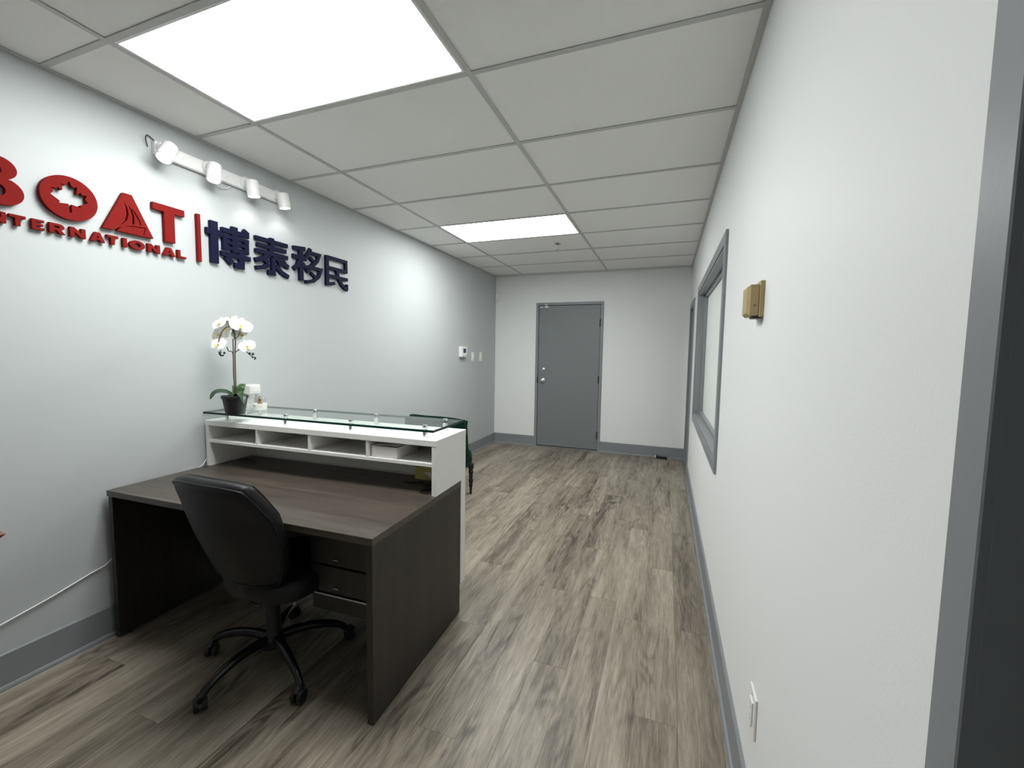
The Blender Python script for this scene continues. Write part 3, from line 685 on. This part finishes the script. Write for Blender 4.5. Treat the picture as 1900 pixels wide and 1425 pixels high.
# ------------------------------------------------------------------ track light on the wall
tl = empty('track_light', (XL, 1.80, 2.36), 0, 'white wall bar of four adjustable spotlights above the lettering', 'spotlight')
rel(MB().box(XL, XL+.028, 1.42, 2.165, 2.368, 2.438, bev=.004).build('bar', 'white_metal'), tl)
for ysc in (1.555, 1.79, 2.01): rel(MB().lathe([(.009, 0), (.009, .003), (.0005, .005)], 14, M=align((XL+.028, ysc, 2.403), (1, 0, 0))).build('screw', 'white_metal', smooth=40), tl)
heads = [(1.455, (.22, -.50, -.84)), (1.678, (.16, -.20, -.95)), (1.90, (.05, .12, -1)), (2.118, (.05, .16, -1))]
for i, (yh, d) in enumerate(heads):
    d = Vector(d).normalized()
    rel(MB().lathe([(.033, 0), (.033, .012), (.028, .018), (.0005, .018)], 24, M=align((XL+.028, yh, 2.408), (1, 0, 0))).build('swivel_base', 'white_metal', smooth=40), tl)
    top = Vector((XL+.085, yh, 2.408))
    rel(MB().tube([(XL+.044, yh, 2.408), (XL+.066, yh, 2.406), tuple(top+d*.012)], .009, 10).build('swivel_arm', 'white_metal', smooth=50), tl)
    hd = rel(MB().lathe([(.001, 0), (.033, 0), (.035, .004), (.0355, .085), (.0355, .092), (.031, .092), (.030, .078), (.001, .078)], 28, M=align(top-d*.006, d)).build('lamp_head', 'white_metal', smooth=40), tl)
    bl = MB().lathe([(.001, .0795), (.029, .0795), (.029, .086), (.02, .089), (.001, .0895)], 24, M=align(top-d*.006, d)).build('bulb', 'bulb', smooth=40)
    bl.parent = hd
    ld = bpy.data.lights.new('spot_beam', 'SPOT'); ld.energy = SPOT_POWER; ld.spot_size = math.radians(125); ld.spot_blend = .5; ld.shadow_soft_size = .02; ld.color = (1, .985, .96)
    lo = bpy.data.objects.new('spot_beam', ld); COL.objects.link(lo)
    aim = d
    lo.matrix_world = Matrix.Translation(top+d*.095) @ (-aim).to_track_quat('Z', 'Y').to_matrix().to_4x4()
    lo.parent = tl; lo.matrix_parent_inverse = Matrix.Translation(tl.location).inverted()
rel(MB().tube(wob([(XL+.006, 1.70, 2.37), (XL+.01, 1.74, 2.335), (XL+.008, 1.79, 2.335), (XL+.006, 1.83, 2.37)]), .0025, 6).build('wire', 'white_plastic', smooth=60), tl)
rel(MB().tube(wob([(XL+.006, 1.40, 2.40), (XL+.02, 1.385, 2.43), (XL+.01, 1.40, 2.455), (XL+.01, 1.43, 2.44)]), .0025, 6).build('wire', 'stem_dark', smooth=60), tl)

# ------------------------------------------------------------------ small wall devices
def plate(name, y, z, w_, h_, wall, label, cat, kind, group=None):
    """wall: 'L' or 'R'"""
    if wall == 'L': M = Matrix(((0, 0, 1, 0), (1, 0, 0, 0), (0, 1, 0, 0), (0, 0, 0, 1))); x = XL
    else: M = Matrix(((0, 0, -1, 0), (-1, 0, 0, 0), (0, 1, 0, 0), (0, 0, 0, 1))); x = XR
    t = empty(name, (x, y, z), 0, label, cat, group)
    MB().box(-w_/2, w_/2, -h_/2, h_/2, 0, .006, bev=.0015, M=M).build('cover_plate', 'white_plastic', t)
    if kind == 'switch':
        MB().box(-.017, .017, -.034, .034, .006, .0085, M=M).add([(-.015,-.031,.0085),(.015,-.031,.0085),(.015,.031,.0085),(-.015,.031,.0085),(-.015,-.031,.010),(.015,-.031,.010),(.015,.031,.0145),(-.015,.031,.0145)],[(4,5,6,7),(0,1,5,4),(1,2,6,5),(2,3,7,6),(3,0,4,7)],0,M).build('rocker', 'white_plastic', t)
    else:
        rc = lambda x0, x1, y0, y1: [(x0, y0), (x1, y0), (x1, y1), (x0, y1)]
        loops = [rc(-.017, .017, -.034, .034)]
        for zz in (-.017, .017): loops += [rc(-.0078, -.0052, zz-.004, zz+.005), rc(.0052, .0078, zz-.004, zz+.004), rc(-.0024, .0024, zz-.0115, zz-.0068)]
        V, F = shape2d(loops, .004)                       # slots are openings in the face
        MB().add(V, F, 0, M @ Matrix.Translation((0, 0, .006))).build('socket_face', 'white_plastic', t)
    for zz in (-h_/2+.012, h_/2-.012): MB().lathe([(.003, .006), (.003, .0068), (.0005, .007)], 8, M=M @ Matrix.Translation((0, zz, 0))).build('screw', 'steel', t)
    return t
plate('light_switch', 5.19, 1.336, .078, .125, 'L', 'white rocker light switch right beside the wall thermostat', 'switch', 'switch', 'switches beside the thermostat')
plate('light_switch', 5.45, 1.338, .078, .125, 'L', 'white rocker light switch nearest the far room corner', 'switch', 'switch', 'switches beside the thermostat')
plate('wall_outlet', 1.297, .383, .078, .122, 'R', 'white wall outlet low on the white wall under the tan box', 'outlet', 'outlet')
plate('wall_outlet', 4.62, .375, .075, .118, 'R', 'white wall outlet low on the wall past the interior window', 'outlet', 'outlet')
plate('wall_outlet', 1.905, 1.075, .074, .118, 'L', 'white wall outlet behind the glass counter and orchid', 'outlet', 'outlet')
ad = empty('power_adapter', (XL+.009, 1.90, 1.145), 0, 'white square power adapter plugged in behind the orchid', 'adapter')
MB().box(0, .058, -.036, .036, -.03, .03, bev=.006).build('body', 'white_plastic', ad)
MB().box(.058, .0605, -.022, .022, -.016, .016, bev=.001).build('face', 'white_metal', ad)

th = empty('thermostat', (XL, 4.86, 1.40), 0, 'white wall thermostat with small dark display', 'thermostat')
MB().box(0, .045, -.078, .078, -.066, .07, bev=.005).build('body', 'white_plastic', th)
MB().box(.045, .0465, -.035, .04, -.012, .044, bev=.0005).build('display', 'lcd', th)
MB().lathe([(.007, .045), (.007, .049), (.0005, .050)], 12, M=Matrix.Rotation(PI/2, 4, 'Y') @ Matrix.Translation((.045, .06, 0))).build('dial', 'scuff', th)
MB().box(.045, .047, -.05, .02, -.05, -.04).build('button', 'card_white', th)

ms = empty('motion_sensor', (XL+.03, YF-.03, 2.24), PI/4, 'small white motion sensor high in the far corner', 'sensor')
MB().box(-.028, .028, -.03, .02, -.055, .045, bev=.008).build('body', 'white_plastic', ms)
MB().box(-.02, .02, -.034, -.03, -.045, .0, bev=.001).build('lens', 'card_white', ms)

# tan box on right wall
tb = empty('wall_chime', (XR, 1.49, 1.525), 0, 'tan box with a small black dot mounted on the white right wall', 'wall box')
MB().box(-.0135, 0, -.004, .105, 0, .112, bev=.0015).build('back_plate', 'tan_plastic', tb)
MB().box(-.040, -.0135, 0, .095, .004, .101, bev=.002).add([(-.040, .004, .006), (-.040, .091, .006), (-.040, .091, .099), (-.040, .004, .099), (-.047, .012, .012), (-.047, .083, .012), (-.047, .083, .093), (-.047, .012, .093)], [(7,6,5,4), (0,1,5,4), (1,2,6,5), (2,3,7,6), (3,0,4,7)]).build('cover', 'tan_plastic', tb)
MB().lathe([(.0022, -.001), (.0022, .0008)], 10, M=align((-.026, .0003, .036), (0, -1, 0))).build('screw', 'black_plastic', tb)  # no screw: black disc stands in for the dark of a small hole
MB().box(-.03, -.006, .01, .05, -.004, .004).build('terminal', 'black_plastic', tb)

# sprinkler
sp = empty('fire_sprinkler', (1.34, 4.38, H), 0, 'small chrome fire sprinkler head hanging from the ceiling', 'sprinkler')
MB().lathe([(.036, .003), (.036, -.001), (.03, -.005), (.014, -.008), (.014, .0)], 24).build('escutcheon', 'steel', sp, smooth=40)
MB().lathe([(.010, -.005), (.010, -.024), (.013, -.026), (.013, -.030), (.004, -.031), (.004, -.05)], 14).tube([(-.011, 0, -.028), (-.014, 0, -.045), (0, 0, -.06)], .0025, 6).tube([(.011, 0, -.028), (.014, 0, -.045), (0, 0, -.06)], .0025, 6).build('frame', 'steel', sp, smooth=40)
MB().lathe([(.003, -.058), (.016, -.061), (.016, -.063), (.003, -.064)], 16).build('deflector', 'chrome', sp, smooth=40)

# door stop by the far baseboard
ds = empty('door_stop', (2.455, YF-.06, 0), 0, 'black door stop with chrome tip on the floor by the far baseboard', 'door stop')
MB().box(-.055, .065, -.03, .03, .004, .036, bev=.005).build('body', 'black_plastic', ds)
MB().box(-.04, .05, -.026, .022, .036, .041, bev=.001).build('top_plate', 'steel', ds)
MB().lathe([(.010, .0), (.016, .004), (.016, .03), (.012, .04), (.017, .05), (.014, .068), (.001, .071)], 14, M=Matrix.Translation((-.074, -.005, 0))).build('tip', 'chrome', ds, smooth=40)
MB().box(-.05, .06, -.025, .025, 0, .004).build('pad', 'black_plastic', ds)

# white cable along the left wall
cab = [(XL+.02, .40, .20), (XL+.012, .60, .225), (XL+.010, .785, .272), (XL+.008, .95, .308), (XL+.008, 1.08, .345), (XL+.010, 1.15, .368), (XL+.012, 1.25, .46), (XL+.012, 1.4, .60), (XL+.010, 1.50, .70), (XL+.008, 1.585, .722), (XL+.007, 1.612, .742), (XL+.007, 1.66, .80), (XL+.006, 1.80, .92), (XL+.009, 1.905, 1.018)]
tag(MB().tube(wob(cab, 8), .003, 8).build('wall_cable', 'wire_white', smooth=60), 'thin white cable running along the left wall to the outlet', 'cable')

# brown wooden console table, only the end of its top reaches into the frame
wt = empty('console_table', (.26, .38, 0), 0, 'brown wooden console table by the left wall beside the white cable', 'table')
MB().add([(-.13,-.33,.725),(.10,-.33,.725),(.10,.275,.725),(-.13,.275,.725),(-.14,-.36,.762),(.126,-.36,.762),(.126,.316,.762),(-.14,.316,.762)], [(3,2,1,0),(4,5,6,7),(0,1,5,4),(1,2,6,5),(2,3,7,6),(3,0,4,7)]).build('table_top', 'brown_wood', wt)
for x in (-.10, .07):
    for y in (-.29, .16): MB().box(x-.016, x+.016, y-.016, y+.016, 0, .726, bev=.003).build('leg', 'brown_wood', wt)
for x in (-.10, .07): MB().box(x-.009, x+.009, -.274, .144, .655, .725, bev=.002).build('apron', 'brown_wood', wt)

# ------------------------------------------------------------------ orchid in a black pot
GT = 1.0385+.0003
OX, OY = .225, 1.632
orc = empty('potted_orchid', (OX, OY, GT), 0, 'white artificial orchid in a black pot standing on the glass counter', 'plant')
camR = Vector((0.939, 0.343, 0)); camB = Vector((.343, -.939, 0))      # sideways and towards the viewer's side of the counter
def orchid():
    MB().lathe([(.001, 0), (.044, 0), (.047, .004), (.060, .085), (.064, .086), (.066, .100), (.062, .102), (.059, .098), (.056, .086), (.001, .086)], 32).build('pot', 'black_plastic', orc, smooth=40)
    MB().lathe([(.057, .084), (.04, .091), (.02, .094), (.001, .095)], 24).build('soil', 'soil', orc, smooth=60)
    px = lambda a, b, t=0.0: camR*((a-437)*.00292)+Vector((0, 0, (764-b)*.00292))+camB*t       # stem positions on a plane through the pot
    def st(pts, r, m='stem', nm='stem'): return MB().tube(wob([px(*p) for p in pts]), r, 8).build(nm, m, orc, smooth=60)
    st([(437, 738), (436.5, 690), (437, 640), (437, 584)], .0026, 'stem_dark', 'support_stake')
    st([(439, 738), (439.5, 690), (440, 650), (441.5, 625), (441, 606, .01), (436, 600, .02), (430, 603, .03), (425, 614, .045), (423, 628, .055)], .0032, 'stem')
    st([(438, 736), (437, 690, .005), (437, 650, .005), (431, 645, .012), (430, 638, .02)], .0025, 'stem', 'stem')
    st([(440, 648), (449, 643, .01), (456, 640, .015), (463, 642, .02), (470, 650, .02), (477, 655, .015), (482, 659, .01)], .0022, 'stem_dark', 'stem')
    st([(441, 622), (446, 618, .0), (449, 609, -.01)], .002, 'stem_dark', 'stem')
    st([(436, 601, .02), (429, 594, .0)], .002, 'stem_dark', 'stem')
    st([(424, 616, .045), (417, 619, .02)], .002, 'stem_dark', 'stem')
    st([(422, 630, .05), (415, 640, .01), (411, 648, -.01), (408, 654, -.015)], .002, 'stem_dark', 'stem')
    # flowers: five broad petals and a lip
    def petal(l, wd, cup):
        def f(u, v):
            x = (2*u-1); wv = wd*math.sin(PI*min(1, .06+v*.94))**.62*(1-.15*v)
            return (x*wv, l*v, cup*(v*v)*l+ .12*l*math.cos(x*1.4)*v*(1-v)-.10*wv*x*x)
        return f
    def flower(c, d, size, spin):
        base = align(c, d) @ Matrix.Rotation(spin, 4, 'Z')
        fl = MB().sphere((0, 0, 0), .004, 8, 5, M=base).build('flower', 'petal', orc, smooth=60)
        for ang, l, wd in ((90, .036, .016), (215, .034, .015), (325, .034, .015), (12, .042, .029), (168, .042, .029)):
            M = base @ Matrix.Rotation(math.radians(ang-90), 4, 'Z') @ Matrix.Translation((0, .002, .0015 if wd > .02 else 0))
            o = MB().grid(petal(l*size, wd*size, .15), 7, 7, M=M).build('petal', 'petal', fl, smooth=60)
        lip = MB().grid(lambda u, v: ((2*u-1)*.007*size*math.sin(PI*min(1, .15+v*.85)), -.004-.016*size*v, .006+.010*v+.004*(2*u-1)**2), 5, 5, M=base).sphere((0, 0, .006), .0045*size, 8, 6, M=base)
        lip.build('lip', 'petal_yellow', fl, smooth=60)
    F_ = lambda a, b, t, d, s_, sp_: flower(px(a, b, t), (camR*d[0]+Vector((0, 0, d[1]))+camB*d[2]), s_, sp_)
    F_(419, 595, .02, (-.3, .45, .8), 1.15, .3); F_(451, 598, -.005, (.55, .35, .45), 1.4, -.3); F_(446, 612, -.02, (.5, -.1, .7), 1.1, .8)
    F_(412, 614, .01, (-.5, .0, .8), 1.35, .5); F_(425, 634, .06, (-.15, .55, .85), 1.15, -.2); F_(424, 605, -.01, (-.2, .1, .9), 1.2, 1.2)
    F_(468, 636, .02, (.5, .2, .7), 1.0, .4); F_(429, 585, -.02, (.0, .7, .3), .9, 1.0)
    for a, b, t, s_ in ((472, 649, .02, 1), (477, 650, .015, 1.1), (476, 656, .015, .8), (480, 657, .01, .8), (479, 659.5, .01, .6), (408, 651, -.015, 1), (420, 649, .0, 1), (410, 654, -.015, .8), (416, 653.5, -.005, .8), (407, 648, -.015, .8)):
        MB().sphere(px(a, b, t), .0065*s_, 10, 7, sc=(1, 1, 1.1)).build('bud', 'leaf', orc, smooth=60)
    def leafb(pts, wd, m, roll=0.0):
        c = wob([px(*p) for p in pts], 5); n = len(c)
        def f(u, v):
            i = min(int(v*(n-1)+.5), n-1); t = (c[min(i+1, n-1)]-c[max(i-1, 0)]).normalized(); sd = t.cross(Vector((math.sin(roll), 0, math.cos(roll)))).normalized(); up = sd.cross(t)
            x = 2*u-1; wv = wd*math.sin(PI*min(1, .10+v*.90))**.7
            return c[i]+sd*x*wv+up*(.25*wv*abs(x))
        o = MB().grid(f, 7, n).build('leaf', m, orc, smooth=60); md = o.modifiers.new('s', 'SOLIDIFY'); md.thickness = .0016
    leafb([(435, 731), (424, 723, .02), (412, 723, .045), (404, 735, .06)], .034, 'leaf', .25)
    leafb([(439, 731), (449, 726, .02), (458, 730, .03), (465, 744, .045)], .022, 'leaf', -.2)
    leafb([(437, 732), (440, 722, -.02), (443, 714, -.03), (446, 709, -.055)], .022, 'leaf_light', .9)
    leafb([(436, 730), (432, 720, -.03), (427, 714, -.05), (422, 713, -.07)], .018, 'leaf_light', .5)
orchid()

# round bottle with white stones
fb = empty('glass_flask', (.205, 1.80, GT), 0, 'small round clear glass bottle over a white beaded base on the counter', 'bottle')
MB().lathe([(.001, 0), (.028, 0), (.031, .006), (.031, .030), (.028, .036), (.001, .036)], 24).build('cup', 'pearl', fb, smooth=40)
bd = MB()
for j in range(5):
    for i in range(16):
        a = 2*PI*(i+.5*(j % 2))/16; bd.sphere((.0315*math.cos(a), .0315*math.sin(a), .005+.0075*j), .0052, 6, 4)
bo_ = bd.build('bead_band', 'pearl', fb, smooth=60); bo_['kind'] = 'stuff'
MB().sphere((0, 0, .056), .033, 24, 16).build('globe', 'glass_bottle', fb, smooth=60)
MB().lathe([(.012, .036), (.015, .042), (.006, .05), (.010, .06), (.004, .068), (.009, .075), (.001, .08)], 12).build('filling', 'amber', fb, smooth=60)
